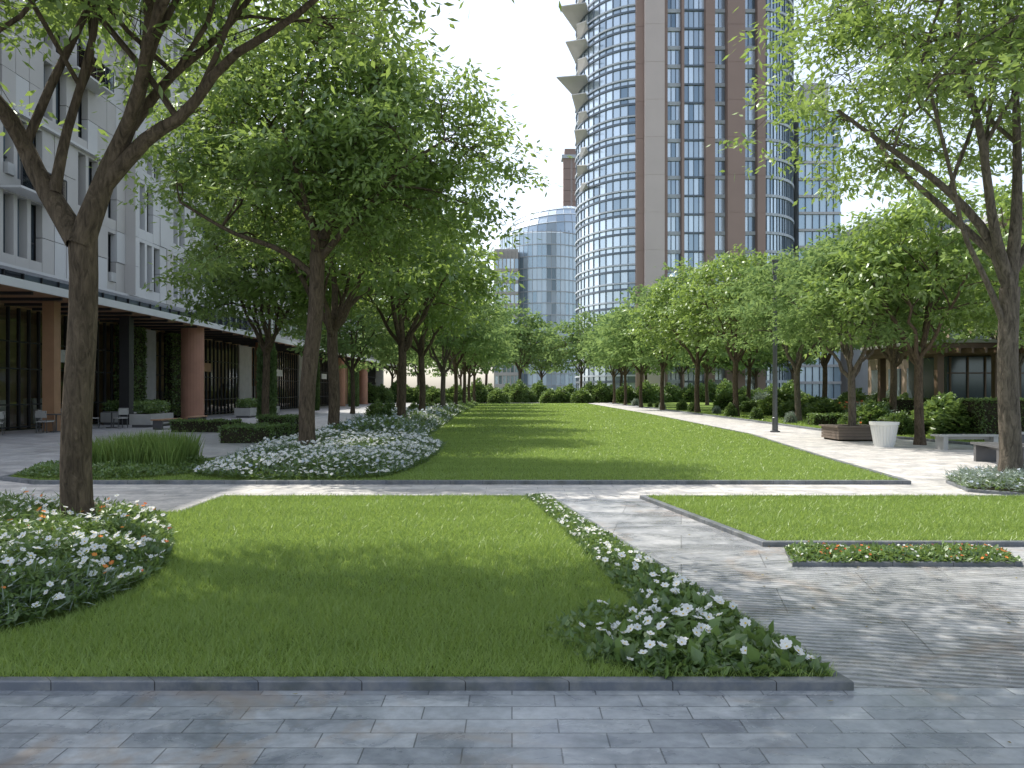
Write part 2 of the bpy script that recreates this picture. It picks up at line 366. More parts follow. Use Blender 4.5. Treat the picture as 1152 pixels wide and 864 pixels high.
plants(b,bedM,700,.45,.10,.04,0,ls=.8,edge=.6);plants(b,bedM,180,.48,.18,.015,4,ls=.8,edge=.6)
bedflowers(b,bedM,120,.47,.08,1,2,ls=.8,edge=.6,y1=20);bedflowers(b,bedM,60,.5,.1,1,None,ls=.8,edge=.6,y0=20)
bedflowers(b,bedM,10,.5,.07,6,None,ls=.8,edge=.6,y0=15)
b.obj('flower_bed',fm)
b=MB()
plants(b,bedF,150,.65,.2,.09,0,ls=.4,edge=1);plants(b,bedF,50,.7,.3,.05,4,ls=.4,edge=1,y1=50)
bedflowers(b,bedF,12,.7,.13,1,None,ls=.4,edge=1,y1=70);bedflowers(b,bedF,5,.7,.14,6,None,ls=.4,edge=1,y1=60)
b.obj('flower_bed',fm)
bedV=smooth_poly([(7.5,12.75),(11,12.75),(11.5,15.6),(8.2,15.4)],1)
o,inn=kerb(bedV,.08,.055);sheet(inn,.04,M_soil_core,'planting_soil')
b=MB();plants(b,bedV,700,.34,.16,.018,4,ls=1.2,edge=.4);plants(b,bedV,500,.22,.08,.035,0,ls=1.2,edge=.4)
bedflowers(b,bedV,60,.34,.05,6,None,ls=1.2,edge=.4);bedflowers(b,bedV,25,.3,.05,1,None,ls=1.2,edge=.4);b.obj('lavender_bed',fm)
def ograss(mb,poly,dens,H,w,mat):
    x,y=sample(poly,dens);n=len(x);a=RS.uniform(0,2*PI,n);h=H*RS.uniform(.6,1.1,n)*(.75+.35*lump(x,y,1.1));sx=np.cos(a)*w/2;sy=np.sin(a)*w/2
    lx=RS.normal(0,.16,n)*h;ly=RS.normal(0,.16,n)*h;z=np.full(n,.05)
    v=np.stack([np.stack([x-sx,y-sy,z],1),np.stack([x+sx,y+sy,z],1),np.stack([x+sx*.7+lx*.4,y+sy*.7+ly*.4,z+h*.6],1),np.stack([x+lx,y+ly,z+h],1),np.stack([x-sx*.7+lx*.4,y-sy*.7+ly*.4,z+h*.6],1)],1).reshape(-1,3)
    mb.add(v,np.arange(n*5).reshape(-1,5),mat,False,np.repeat(RS.uniform(0,1,n),5))
b=MB();ograss(b,[(-9.0,16.1),(-6.9,16.1),(-7.1,18.2),(-8.8,17.8)],1300,.78,.018,0)
plants(b,bedO,1000,.26,.08,.04,1,ls=1.5,edge=.3);b.obj('ornamental_grass',[M_ogr,M_bed])

# ------------------------------------------------------------------ trees
def bez(a,m,c,n,jit=0,rs=RS):
    t=np.linspace(0,1,n)[:,None];P=(1-t)**2*a+2*t*(1-t)*m+t*t*c
    if jit: P[1:-1]+=rs.normal(0,jit,(n-2,3))
    return P
def tree(name,seed,hf,r0,C,R,nb,ncl,nlv,L,W,limbs=None,tt=.25,leaf=None,bark=None,sides=9,twigs=True,lean=(0,0),low=-.5,bs=1.0,nl=5):
    rs=np.random.default_rng(seed);mb=MB();C=np.array(C,float);R=np.array(R,float);NP=[];NR=[]
    z=np.linspace(0,hf,9);tp=np.stack([lean[0]*(z/hf)**1.5+.035*np.sin(z*1.6+seed),lean[1]*(z/hf)**1.5+.03*np.cos(z*1.3+seed)-.03*math.cos(seed),z],1)
    tp[0,2]=-.05
    tr=r0*(1+.4*np.exp(-z/.18))*(1-.12*z/hf);tr[-1]*=1.05
    mb.tube(tp,tr,sides+4,0);top=tp[-1]
    if limbs is None:
        limbs=[];a0=rs.uniform(0,6)
        for i in range(nl):
            az=a0+2*PI*i/nl+rs.normal(0,.2);tg=C+R*np.array([math.cos(az)*.6,math.sin(az)*.6,rs.uniform(-.15,.4)])
            st=tp[-2]+(top-tp[-2])*rs.uniform(0.2,1)-[0,0,.05];m=st+(tg-st)*[.45,.45,.35]+[0,0,.25*hf*.3]
            limbs.append((bez(st,m,tg,9,.06,rs),r0*rs.uniform(.5,.65),.035))
        tg=C+R*[rs.normal(0,.1),rs.normal(0,.1),.6];limbs.append((bez(top-[0,0,.1],(top+tg)/2+rs.normal(0,.3,3),tg,9,.05,rs),r0*.7,.03))
    else:
        limbs=[(np.array(p,float),a,b_) for p,a,b_ in limbs]
    subs=[]
    for P,ra,rb in limbs:
        if len(P)<8:
            t=np.linspace(0,len(P)-1,12);i=np.clip(t.astype(int),0,len(P)-2);f=(t-i)[:,None]
            Pp=np.vstack([2*P[0]-P[1],P,2*P[-1]-P[-2]]);p0,p1,p2,p3=Pp[i],Pp[i+1],Pp[i+2],Pp[i+3]
            P=.5*((2*p1)+(-p0+p2)*f+(2*p0-5*p1+4*p2-p3)*f**2+(-p0+3*p1-3*p2+p3)*f**3)
        rr=ra+(rb-ra)*np.linspace(0,1,len(P))**.8
        mb.tube(P,rr,sides,0);NP+=list(P[2:]);NR+=list(rr[2:])
        for k in range(2):
            i=rs.integers(len(P)//3,len(P)-2);s0=P[i];dirn=rs.normal(0,1,3);dirn/=np.linalg.norm(dirn);dirn[2]=abs(dirn[2])*.6
            tg=C+R*dirn*rs.uniform(.5,.75)
            if np.linalg.norm(tg-s0)>R[0]*1.1: tg=s0+(tg-s0)*.5
            m=(s0+tg)/2+[0,0,.3];Q=bez(s0,m,tg,7,.05,rs);q=np.linspace(rr[i]*.6,.02,7);mb.tube(Q,q,max(5,sides-3),0);subs+= [(Q,q)]
    for Q,q in subs: NP+=list(Q[1:]);NR+=list(q[1:])
    NP=np.array(NP);NR=np.array(NR);sc=R[0]/4.6*bs
    ga=PI*(3-math.sqrt(5));cc=[];cl=[]
    for i in range(nb):
        zz=low+(1-low)*(i+.5)/nb;r=math.sqrt(max(0,1-zz*zz));a=i*ga+rs.normal(0,.25)
        rad=rs.uniform(.62,.98) if i%4 else rs.uniform(.25,.6)
        d=np.array([math.cos(a)*r,math.sin(a)*r,zz])*rad;d[:2]*=1-tt*max(0,d[2])
        bc=C+R*d+rs.normal(0,.15,3)
        cost=np.linalg.norm(NP-bc,axis=1)+np.clip(NP[:,2]-bc[2],0,9)*.8;k=int(np.argmin(cost));s0=NP[k]
        m=(s0+bc)/2+[0,0,.15*np.linalg.norm(bc-s0)];Q=bez(s0,m,bc,6,.04,rs)
        if twigs or np.linalg.norm(bc-s0)>1: mb.tube(Q,np.linspace(min(NR[k]*.65,.05),.012,6),5,0)
        sz=rs.uniform(.75,1.25)*sc
        for j in range(ncl):
            o=rs.normal(0,1,3)*[.85,.85,.36]*sz;o[2]-=.18*(o[0]**2+o[1]**2)/sz
            c=bc+o;cc.append(c);cl.append(rs.uniform(0,1)*.5+.25*rs.uniform())
            if twigs:
                s1=Q[rs.integers(2,6)];mb.tube([s1,(s1+c)/2+[0,0,.06],c],[.011,.007,.004],3,0)
    cc=np.array(cc);cl=np.array(cl);n=len(cc)*nlv;ci=np.repeat(np.arange(len(cc)),nlv)
    o=rs.normal(0,1,(n,3))*np.array([.36,.36,.13])*sc;o[:,2]-=.25*(o[:,0]**2+o[:,1]**2)
    p=cc[ci]+o;d=o*[1,1,.3]/sc+rs.normal(0,.35,(n,3))+[0,0,-.12]
    mb.leaves(p,d,rs.normal(0,.45,(n,3))+[0,0,1],L*rs.uniform(.6,1.25,n),W*rs.uniform(.7,1.2,n),1,np.clip(cl[ci]+rs.uniform(0,.5,n),0,1))
    return mb.mesh(name,[bark or M_bark,leaf or M_leaf])

limb1=[([(0,0,3.35),(-.5,.1,4.1),(-.85,.0,4.85),(-1.6,-.3,5.7),(-2.6,-.6,6.8)],.14,.035),
 ([(.02,0,3.3),(.28,.1,4.15),(.62,.05,4.9),(.85,-.1,5.9),(.8,-.5,7.6)],.15,.035),
 ([(.25,.08,4.0),(.75,.1,4.55),(1.2,.0,4.78),(1.75,-.2,5.3),(2.5,-.4,5.65),(3.4,-.6,6.3)],.10,.025),
 ([(.35,.1,4.3),(.7,-.1,4.9),(1.0,-.4,5.5),(1.9,-1.1,6.5),(2.4,-1.6,7.2)],.08,.025),
 ([(-.3,.05,3.9),(-.25,.2,4.6),(-.05,.2,5.3),(.1,.2,6.2),(-.3,.3,7.3)],.07,.025),
 ([(-.6,.1,4.3),(-.8,-.4,5.0),(-.9,-1.0,5.7),(-1.4,-1.9,6.8)],.07,.025),
 ([(.5,.2,4.7),(.9,.3,5.3),(1.5,.4,5.9),(2.1,.5,6.8)],.07,.025)]
me=tree('shade_tree_a',3,3.4,.165,(.8,-1.0,7.3),(4.8,2.55,2.2),60,12,56,.155,.06,limbs=limb1,tt=.1,low=-.70,sides=10,bs=.7)
place(me,'shade_tree',(-4.88,8.96,.04))
limbR=[([(0,0,3.5),(-.4,.1,4.6),(-1.2,.1,5.45),(-2.2,.0,6.1),(-3.2,-.2,6.7)],.11,.03),
 ([(.0,0,3.6),(-.35,-.1,4.7),(-.7,-.3,6.3),(-1.1,-.4,7.6),(-1.2,-.5,9.4)],.11,.03),
 ([(0,0,3.5),(.2,.1,5.),(.25,.2,7.),(.1,.2,9.5)],.14,.03),
 ([(0,0,3.7),(.8,.2,4.9),(1.8,.3,6.3),(2.9,.4,7.8)],.1,.03),
 ([(-.2,.05,4.1),(-.8,.8,5.2),(-1.4,1.8,6.5),(-1.6,2.6,7.8)],.08,.03),
 ([(-.1,0,2.9),(-.45,-.1,3.6),(-1.0,-.3,4.5),(-1.5,-.8,5.4),(-2.3,-1.6,6.6)],.065,.025)]
meR=tree('shade_tree_b',8,3.55,.185,(.35,0,8.7),(4.3,4.0,3.6),66,12,54,.18,.07,limbs=limbR,tt=.05,low=-.78,bark=M_bark2,bs=.82)
place(meR,'shade_tree',(9.05,14.5,.04))
limb2=[([(.25,0,4.9),(.1,.1,5.7),(-.6,.1,6.8),(-1.5,.2,8)],.15,.03),([(.28,0,5.),(.7,.1,6.2),(1.1,.1,7.6),(1.7,.2,9.2)],.17,.03),
 ([(.2,0,4.4),(-.6,-.2,5.0),(-1.7,-.3,5.4),(-2.9,-.3,6.1)],.09,.03),([(.3,0,4.8),(1.2,-.3,5.7),(2.3,-.5,6.8),(3.3,-.4,7.5)],.1,.03),
 ([(.3,0,5),(.3,.9,6),(.4,2,7.5)],.09,.03),([(.3,0,4.9),(.2,-.9,6),(0,-2,7.3)],.09,.03)]
me2=tree('shade_tree_c',21,4.95,.195,(.35,.7,7.9),(4.3,3.0,3.9),72,13,50,.2,.085,limbs=limb2,tt=.35,low=-.82,lean=(.28,0),bs=.85)
place(me2,'shade_tree',(-4.9,19.0,.04))
MT=[tree('shade_tree_m%d'%i,31+i,[3.6,3.2,3.9][i],.19,(0,0,[7.3,7.0,7.7][i]),(4.3,4.2,[3.7,3.6,3.9][i]),54,8,28,.33,.145,tt=.3,low=-.72,twigs=False,bark=[M_bark,M_bark2,M_bark][i],leaf=[M_leaf,M_leaf2,M_leaf][i],bs=.85) for i in range(3)]
FT=[tree('shade_tree_f%d'%i,61+i,3.6,.18,(0,0,7.4),(4.4,4.4,4.1),42,7,14,.55,.27,tt=.3,low=-.75,twigs=False,leaf=M_leaf2,sides=6) for i in range(2)]
place(meR,'shade_tree',(6.2,3.4,0),1.9,.95)  # unseen tree beside the camera, added to shade the right foreground
mids=[(-6.4,28.5,0,.3,1.1),(-5.0,36,0,1.5,1.05),(-5.2,46,2,2.5,1.0),(-4.9,57,1,4.2,1.),(-10.5,34,2,5.,.88),
 (11.8,27.7,1,.5,.72),(12.9,25.2,0,3.9,.76),(19,28,2,2.,.82),(17.2,36,0,1.1,.84),(15.8,44,1,5.1,.92),(14.6,52,2,.2,.98),(14.2,61,0,3.3,1.05),(24,38,1,1.2,.9)]
for x,y,i,r,s in mids: place(MT[i],'shade_tree',(x,y,.04),r,s)
fars=[(-4.8,68,1.),(-4.8,80,1.02),(-5,93,1.),(-5,106,1.05),(-12,60,.9),(-12,84,1.),(13.6,72,1.05),(13.6,84,1.),(13.8,97,1.),(14,109,1.05),(22,56,1.0),(22,74,1.1),(23,94,1.1),(31,64,1.1)]
for k,(x,y,s) in enumerate(fars): place(FT[k%2],'shade_tree',(x,y,.04),k*1.3,s)
for k in range(16):
    x=-30+k*5.2+random.uniform(-1,1);place(FT[k%2],'distant_tree_mass',(x,random.uniform(122,150),0),k*1.7,random.uniform(1.15,1.4))

def ball(name,n,L,W,leaf,seed,sq=1.0):
    rs=np.random.default_rng(seed);mb=MB();d=rs.normal(0,1,(n,3));d/=np.linalg.norm(d,axis=1)[:,None];d[:,2]=np.abs(d[:,2])
    r=rs.uniform(.75,1.0,n)*(1+.12*np.sin(d[:,0]*5+seed)*np.cos(d[:,1]*6+d[:,2]*4));p=d*r[:,None]*[.5,.5,.9]+[0,0,.02]
    mb.leaves(p,d+rs.normal(0,.6,(n,3)),rs.normal(0,.6,(n,3))+[0,0,1],L*rs.uniform(.6,1.2,n),W*rs.uniform(.7,1.2,n),1,rs.uniform(0,1,n))
    a=[(.34*math.sin(t)+.02,.66*math.cos(t)) for t in np.linspace(PI/2,0.05,6)]
    mb.lathe(0,0,[(x,z*1.0) for x,z in a],10,0);return mb.mesh(name,[M_soil_core,leaf])  # dark core added for the shade inside the shrub, not soil
SH=[ball('shrub_a',2400,.11,.06,M_shrub,1),ball('shrub_b',2400,.12,.07,M_bed,5),ball('shrub_c',2000,.14,.03,M_silver,9)]
rr=random.Random(5)
for k in range(62):
    y=rr.uniform(28,75);x=rr.uniform(15,27)+ (y-30)*.1;t=rr.choice([0,0,1,1,1,2]);s=rr.uniform(.8,2.0)
    place(SH[t],'shrub',(x,y,.04),rr.uniform(0,6),(s*1.25,s*1.25,s*rr.uniform(.6,.95)))
for k in range(16):
    y=36+k*5;place(SH[k%2],'shrub',(rr.uniform(-7.2,-5.8),y,.04),rr.uniform(0,6),rr.uniform(.8,1.3))
for k in range(46):
    place(SH[1],'shrub',(-26+k*1.5,rr.uniform(112,120),.0),rr.uniform(0,6),(3,3,rr.uniform(2.0,3.6)))
for k in range(12):
    place(SH[k%3],'shrub',(rr.uniform(13.9,14.8),30+k*5.5,.04),rr.uniform(0,6),rr.uniform(.5,1.0))
def leafbox(mb,x0,x1,y0,y1,z0,z1,n,L,W,mat,core):
    i=.06;mb.box(x0+i,x1-i,y0+i,y1-i,z0,z1-i,core)  # hidden dark core added behind the leaves to stop light passing through
    A=[(x1-x0)*(z1-z0)]*2+[(y1-y0)*(z1-z0)]*2+[(x1-x0)*(y1-y0)];A=np.array(A)/sum(A);f=RS.choice(5,n,p=A)
    u=RS.uniform(0,1,(n,3));p=np.stack([x0+(x1-x0)*u[:,0],y0+(y1-y0)*u[:,1],z0+(z1-z0)*u[:,2]],1);nr=np.zeros((n,3))
    for k,(ax,v,s) in enumerate([(1,y0,-1),(1,y1,1),(0,x0,-1),(0,x1,1),(2,z1,1)]):
        q=f==k;p[q,ax]=v-s*RS.uniform(0,.12,q.sum())**1;nr[q,ax]=s
    p+=.03*np.sin(p*7)[:,[1,2,0]]
    mb.leaves(p-nr*.03,nr*.6+RS.normal(0,.6,(n,3)),RS.normal(0,.7,(n,3))+nr+[0,0,.5],L*RS.uniform(.6,1.2,n),W*RS.uniform(.7,1.2,n),mat,RS.uniform(0,1,n))
def hedge(x0,x1,y0,y1,z1,n,L=.09,W=.05,name='hedge',z0=.0,leaf=None):
    mb=MB();leafbox(mb,x0,x1,y0,y1,z0,z1,n,L,W,1,0);return mb.obj(name,[M_soil_core,leaf or M_bed])
hedge(-9.6,-7.9,26,28.5,.55,6000);hedge(-9.8,-8.4,30.5,32,.75,4000)
hedge(15.6,21,26.4,27.8,1.45,14000);hedge(14.2,17.5,30,31,.7,5000);hedge(20,32,42,43,1.3,9000,.13,.08)
hedge(-14.2,-11.5,33,34,.5,4000);hedge(14.4,18,38,39,.6,4000,.12,.07)
hedge(24,40,30,31,2.2,14000,.13,.08)
mb=MB();mb.tube([(0,0,0),(0,0,1.2)],[.1,.08],8,0)
n=9000;z=RS.uniform(.15,4.7,n);r=.46*np.minimum(1,(4.95-z)/1.2)**.6*RS.uniform(.75,1.05,n);a=RS.uniform(0,2*PI,n)
p=np.stack([r*np.cos(a),r*np.sin(a),z],1);mb.leaves(p,np.stack([np.cos(a)*.5,np.sin(a)*.5,np.ones(n)],1)+RS.normal(0,.2,(n,3)),RS.normal(0,1,(n,3)),.16,.06,1,RS.uniform(0,.7,n))
mb.lathe(0,0,[(.3,.2),(.36,1),(.36,3.8),(.1,4.5)],10,0);cyp=mb.mesh('columnar_cypress',[M_soil_core,M_shrub])
for x,y,s in ((-13.4,43.5,1),(-15.5,62,1),(-15.5,78,1.)): place(cyp,'columnar_cypress',(x,y,0),x,s)
b=MB();pr=[(18.5,46),(25,46),(26,52),(19,52)];plants(b,pr,90,1.0,.25,.12,0,ls=.6,edge=.8);bedflowers(b,pr,16,1.0,.2,5,None,ls=.6,edge=.8)
pr=[(14.5,33.5),(17,33.5),(17.2,36),(14.6,36)];plants(b,pr,200,.6,.2,.08,0,ls=.6,edge=.5);bedflowers(b,pr,20,.6,.12,1,None,ls=.6,edge=.5);bedflowers(b,pr,14,.6,.12,5,None,ls=.6,edge=.5)
b.obj('flower_bed',fm)

# ------------------------------------------------------------------ building materials
def glassmat(name,a,b,metal=.5,rough=.12):
    m,nt=newmat(name);at=N(nt,'ShaderNodeAttribute');at.attribute_name='var'
    c=mixc(nt,at.outputs['Fac'],a,b);r=math_(nt,'ADD',math_(nt,'MULTIPLY',at.outputs['Fac'],.15),rough)
    finish(nt,c,r,bump(nt,noise(nt,.25,1,coord(nt)),.12,.3),metal,.8);return m
M_gblue=glassmat('tower_glass',(.18,.25,.31),(.70,.80,.88),.6)
M_gdark=glassmat('window_glass',(.03,.04,.05),(.18,.23,.27),.35,.08)
M_gpale=glassmat('pale_glass',(.34,.46,.56),(.64,.75,.84),.4,.2)
def shopglass():
    m,nt=newmat('shop_glass');t=N(nt,'ShaderNodeBsdfTransparent');t.inputs[0].default_value=(.85,.88,.86,1)
    g=N(nt,'ShaderNodeBsdfGlossy');g.inputs['Roughness'].default_value=.03;f=N(nt,'ShaderNodeFresnel');f.inputs[0].default_value=1.6
    x=N(nt,'ShaderNodeMixShader');nt.links.new(f.outputs[0],x.inputs[0]);nt.links.new(t.outputs[0],x.inputs[1]);nt.links.new(g.outputs[0],x.inputs[2])
    o=N(nt,'ShaderNodeOutputMaterial');nt.links.new(x.outputs[0],o.inputs[0]);return m
M_shop=shopglass()
M_panel=simple('stone_panel',(.46,.435,.41),.6,nscale=.35,namt=.2)
M_panel2=simple('pale_panel',(.54,.53,.52),.6,nscale=.35,namt=.15)
M_frame=simple('dark_frame',(.035,.035,.038),.45,bumps=0)
M_canopy=simple('white_canopy',(.74,.74,.73),.5,nscale=.8,namt=.1,bumps=0)
M_terra=simple('terracotta',(.42,.22,.15),.75,nscale=1.5)
M_wood=simple('warm_wood',(.40,.23,.13),.55,nscale=2)
M_pink=simple('tower_stone',(.56,.48,.445),.65,nscale=.15,namt=.12,bumps=0)
M_pinkd=simple('tower_stone_brown',(.32,.225,.19),.65,nscale=.15,namt=.12,bumps=0)
M_slab=simple('floor_slab',(.50,.54,.58),.5,nscale=.3,namt=.1,bumps=0)
M_mull=simple('mullion_metal',(.13,.16,.19),.4,.3,bumps=0)
M_conc=simple('concrete',(.42,.415,.40),.8,nscale=2,bumps=.2)
M_darkst=simple('dark_stone',(.10,.10,.105),.5,nscale=3)
M_steel=simple('pole_steel',(.12,.125,.13),.4,.6,bumps=0)
M_wpaint=simple('white_ceramic',(.74,.74,.72),.35,nscale=3,namt=.06,bumps=0)
M_int=simple('interior_wall',(.55,.40,.26),.8,nscale=.6,namt=.5,bumps=0)
M_dwood=simple('dark_wood',(.15,.095,.065),.6,nscale=3)

# ------------------------------------------------------------------ left building
mb=MB();rs=random.Random(3)
mt=[M_panel,M_gdark,M_frame,M_canopy,M_terra,M_wood,M_shop,M_int,M_panel2,M_conc]
XF=-21.4;ZT=33.88
def facade_x(x,y0,y1,z0,z1,bay,fh,panel,seed,rhythm):
    r=random.Random(seed);nb=int(round((y1-y0)/bay));nf=int(round((z1-z0)/fh));bw=(y1-y0)/nb;f=(z1-z0)/nf
    for j in range(nf):
        for i in range(nb):
            ya=y0+i*bw;za=z0+j*f
            if rhythm(i,j,r):
                v=r.random();mb.add([(x-.38,ya,za),(x-.38,ya+bw,za),(x-.38,ya+bw,za+f),(x-.38,ya,za+f)],[(0,1,2,3)],1,False,v)
                mb.box(x-.4,x-.004,ya+.012,ya+bw-.012,za,za+f*.16,panel)
                mb.box(x-.4,x-.004,ya+.012,ya+bw-.012,za+f*.94,za+f-.01,panel)
                mb.box(x-.4,x-.008,ya-.13,ya+.13,za+.01,za+f-.01,panel)
                mb.box(x-.37,x-.30,ya+.13,ya+.18,za+f*.16,za+f*.94,2)
                if r.random()<.5:
                    zz=za+f*r.choice([.4,.55,.7]);mb.box(x-.36,x-.3,ya+.18,ya+bw-.13,zz,zz+.08,2)
                if r.random()<.12: mb.box(x-.3,x+.12,ya+.25,ya+.75,za+.16*f+.02,za+.16*f+.5,9)
            else:
                h=f/2
                for q in range(2):
                    pr=r.choice([0,0,.02,.05]);mb.box(x-.3,x+pr,ya+.018,ya+bw-.018,za+q*h+.015,za+(q+1)*h-.015,panel if r.random()<.75 else (8 if panel==0 else 0))
    mb.box(x-.9,x-.39,y0,y1,z0,z1,2)
groups={3,4,5,8,10,11,12,15,17,18,19,20,24,25,27}
shift=[0,0,3,3,-2,-2,1,1]
facade_x(XF,16,44,7.0,ZT,.95,3.36,0,4,lambda i,j,r:((i+shift[j%8])%29 in groups and r.random()<.92) or r.random()<.05)
facade_x(XF+.35,44.02,53,7.0,ZT,.9,3.36,8,9,lambda i,j,r:(i in (1,2,3,6,7,8) and r.random()<.9))
mb.box(-40,XF-.92,16,53,6.4,ZT,0)
mb.box(XF-.9,XF+.6,44.0,44.018,7,ZT,0)
for j in range(0,8,2): mb.box(XF-.1,XF+.22,16,43.98,7.0+3.36*j-.06,7.0+3.36*j+.06,8)
# shallow glazed balconies
for j,ya in ((1,20.5),(1,33.2),(2,26.3),(3,37.5),(4,30.2)):
    z=7.0+3.36*j
    mb.box(XF+.06,XF+.95,ya,ya+3.4,z-.16,z-.065,8);mb.box(XF+.90,XF+.93,ya+.03,ya+3.37,z-.06,z+.95,6);mb.box(XF+.88,XF+.95,ya,ya+3.4,z+.952,z+1.0,2)
    for q in range(5): mb.box(XF+.935,XF+.965,ya+q*.84,ya+q*.84+.04,z-.06,z+.95,2)
for k in range(9):
    z=6.6+k*3.4
    mb.box(-40,-23.2,53.3,72,z+1.5,z+3.4,8);mb.box(-39.8,-23.5,53.5,71.8,z,z+1.5,1,rs.random())
    for q in range(12): mb.box(-23.52,-23.3,53.6+q*1.5,53.7+q*1.5,z,z+1.5,2)
mb.box(-40,-22.6,10,132,5.9,6.3,9)
for q in range(30):
    y=12+q*1.4;mb.add([(-22,y,5.92),(-22,y+1.4,5.92),(-22,y+1.4,6.98),(-22,y,6.98)],[(0,1,2,3)],1,False,rs.random());mb.box(-22.03,-21.93,y-.04,y+.04,5.92,6.98,2)
mb.box(-23,-21.2,10,53.2,6.982,6.998,3)
mb.box(-22.2,-18.3,8,132,5.52,5.60,5);mb.box(-22.2,-18.15,8,132,5.602,5.80,3);mb.box(-18.148,-18.10,8,132,5.5,5.83,3)
for q in range(62): mb.box(-22,-18.4,8.5+q*2,8.62+q*2,5.40,5.518,2)
for q in range(41):
    y=10+q*3
    if q in (2,7,12,18,24,31): mb.box(-22.4,-21.9,y,y+3,0,5.4,5 if q%2 else 9)
    else:
        mb.add([(-22,y,0),(-22,y+3,0),(-22,y+3,5.4),(-22,y,5.4)],[(0,1,2,3)],6)
        for t in (0,.75,1.5,2.25): mb.box(-22.06,-21.92,y+t-.035,y+t+.035,0,5.4,2)
        for zz in (.1,1.1,2.7,3.9): mb.box(-22.05,-21.95,y,y+3,zz-.03,zz+.03,2)
        if q%3==0: mb.box(-21.9,-21.8,y+.3,y+2.7,3.1,3.7,rs.choice([4,3,5]))
mb.box(-26,-25.8,8,132,0,5.4,7);mb.box(-26,-22.1,8,132,5.3,5.5,7);mb.box(-25.8,-22.1,8,132,.0,.06,7)
for q in range(60):
    y=10+q*2;xa=-25.5+rs.uniform(0,1.6);mb.box(xa,xa+rs.uniform(.4,1.2),y,y+rs.uniform(.4,1.3),.06,rs.uniform(.8,2.4),rs.choice([5,7,3,9,4]))
for y,c,w in ((20,5,.35),(27,5,.35),(33.9,5,.25),(40.5,2,.25),(62,4,.55),(76,4,.55),(90,4,.55),(104,4,.55),(118,9,.5)):
    if c==4: mb.lathe(-19.4,y,[(w+.06,0),(w+.06,.15),(w,.16),(w,5.5)],20,4)
    else: mb.box(-19.6-w,-19.6+w,y-w,y+w,0,5.5,c)
mb.lathe(-19.25,48,[(.74,0),(.74,.15),(.66,.16),(.66,5.5)],24,4)
mb.box(-40,-22.5,72.2,132,6.3,14,0)
for k in range(2):
    for q in range(28): mb.box(-22.55,-22.45,73+q*2.1,74.4+q*2.1,7.2+k*3.4,9.6+k*3.4,1,rs.random())
mb.obj('office_building',mt)
mb=MB();leafbox(mb,-21.75,-21.2,43.6,46.2,.2,5.3,9000,.14,.1,1,0);leafbox(mb,-21.75,-21.3,50,52.5,.2,5.3,7000,.14,.1,1,0);mb.obj('ivy_wall',[M_soil_core,M_bed])
for x,y in ((-20.3,41.5),(-20.3,44.5),(-17.2,52),(-17.2,56),(-17.4,38.5)):
    mb=MB();L=1.2
    mb.box(x-.4,x+.4,y-L,y+L,0,.12,1);mb.box(x-.5,x+.5,y-L-.05,y+L+.05,.12,.62,0);mb.box(x-.42,x+.42,y-L+.03,y+L-.03,.62,.64,2)
    n=1400;p=np.stack([RS.uniform(x-.4,x+.4,n),RS.uniform(y-L,y+L,n),.64+RS.uniform(0,.5,n)],1);mb.leaves(p,RS.normal(0,1,(n,3))+[0,0,.8],RS.normal(0,1,(n,3)),.16,.08,3,RS.uniform(0,1,n))
    mb.obj('planter_box',[M_conc,M_darkst,M_soil_core,M_bed])
def cafe(x,y,r):
    mb=MB();mb.lathe(0,0,[(.25,0),(.25,.03),(.03,.05),(.03,.7),(.38,.71),(.4,.73),(.4,.75)],20,0);mb.obj('cafe_table',[M_darkst],(x,y,0))
    for k in range(3):
        a=r+k*2.1;mb=MB()
        for sx in (-.2,.2):
            for sy in (-.2,.2): mb.tube([(sx*1.1,sy*1.1,0),(sx,sy,.44)],[.015,.015],6,0)
        mb.box(-.23,.23,-.23,.23,.44,.48,1);mb.tube([(-.2,.22,.48),(-.21,.28,.88)],[.013,.013],6,0);mb.tube([(.2,.22,.48),(.21,.28,.88)],[.013,.013],6,0);mb.box(-.23,.23,.25,.28,.62,.9,1)
        o=mb.obj('cafe_chair',[M_steel,M_conc],(x+math.sin(a)*-.75,y+math.cos(a)*.75,0));o.rotation_euler=(0,0,a)
for x,y,r in ((-20.6,31,0),(-19.0,33.2,1),(-20.4,36,.4),(-18.6,37,2)): cafe(x,y,r)

# ------------------------------------------------------------------ tower
def curtain(mb,pts,z0,z1,fh,gm,sm,mm,out=.35,band=.5,mull=.12,msub=1,seed=1,pw=1.5):
    r=random.Random(seed);nf=int((z1-z0)/fh)
    for i in range(len(pts)-1):
        p=np.array(pts[i]);q=np.array(pts[i+1])
        for j in range(nf):
            za=z0+j*fh
            for k in range(msub):
                a=p+(q-p)*k/msub;b_=p+(q-p)*(k+1)/msub
                mb.add([(a[0],a[1],za),(b_[0],b_[1],za),(b_[0],b_[1],za+fh),(a[0],a[1],za+fh)],[(0,1,2,3)],gm,False,r.random()**pw)
            mb.obox(p,q,0,out,za-band/2,za+band/2,sm)
        for k in range(msub):
            a=p+(q-p)*k/msub;d=(q-p)/np.linalg.norm(q-p)
            mb.obox(a-d*mull/2,a+d*mull/2,-.02,out*.6,z0,z1,mm)
def arc(cx,cy,a,b_,t0,t1,n): return [(cx+a*math.cos(math.radians(t)),cy+b_*math.sin(math.radians(t))) for t in np.linspace(t0,t1,n)]
mb=MB();mt=[M_gblue,M_slab,M_frame,M_pink,M_pinkd,M_gdark,M_panel2,M_mull]
H=105
curtain(mb,arc(25,167,11.4,16.6,175,262,13),0,H,3.5,0,7,7,out=.22,band=.4,mull=.2,msub=1,seed=2,pw=.6)
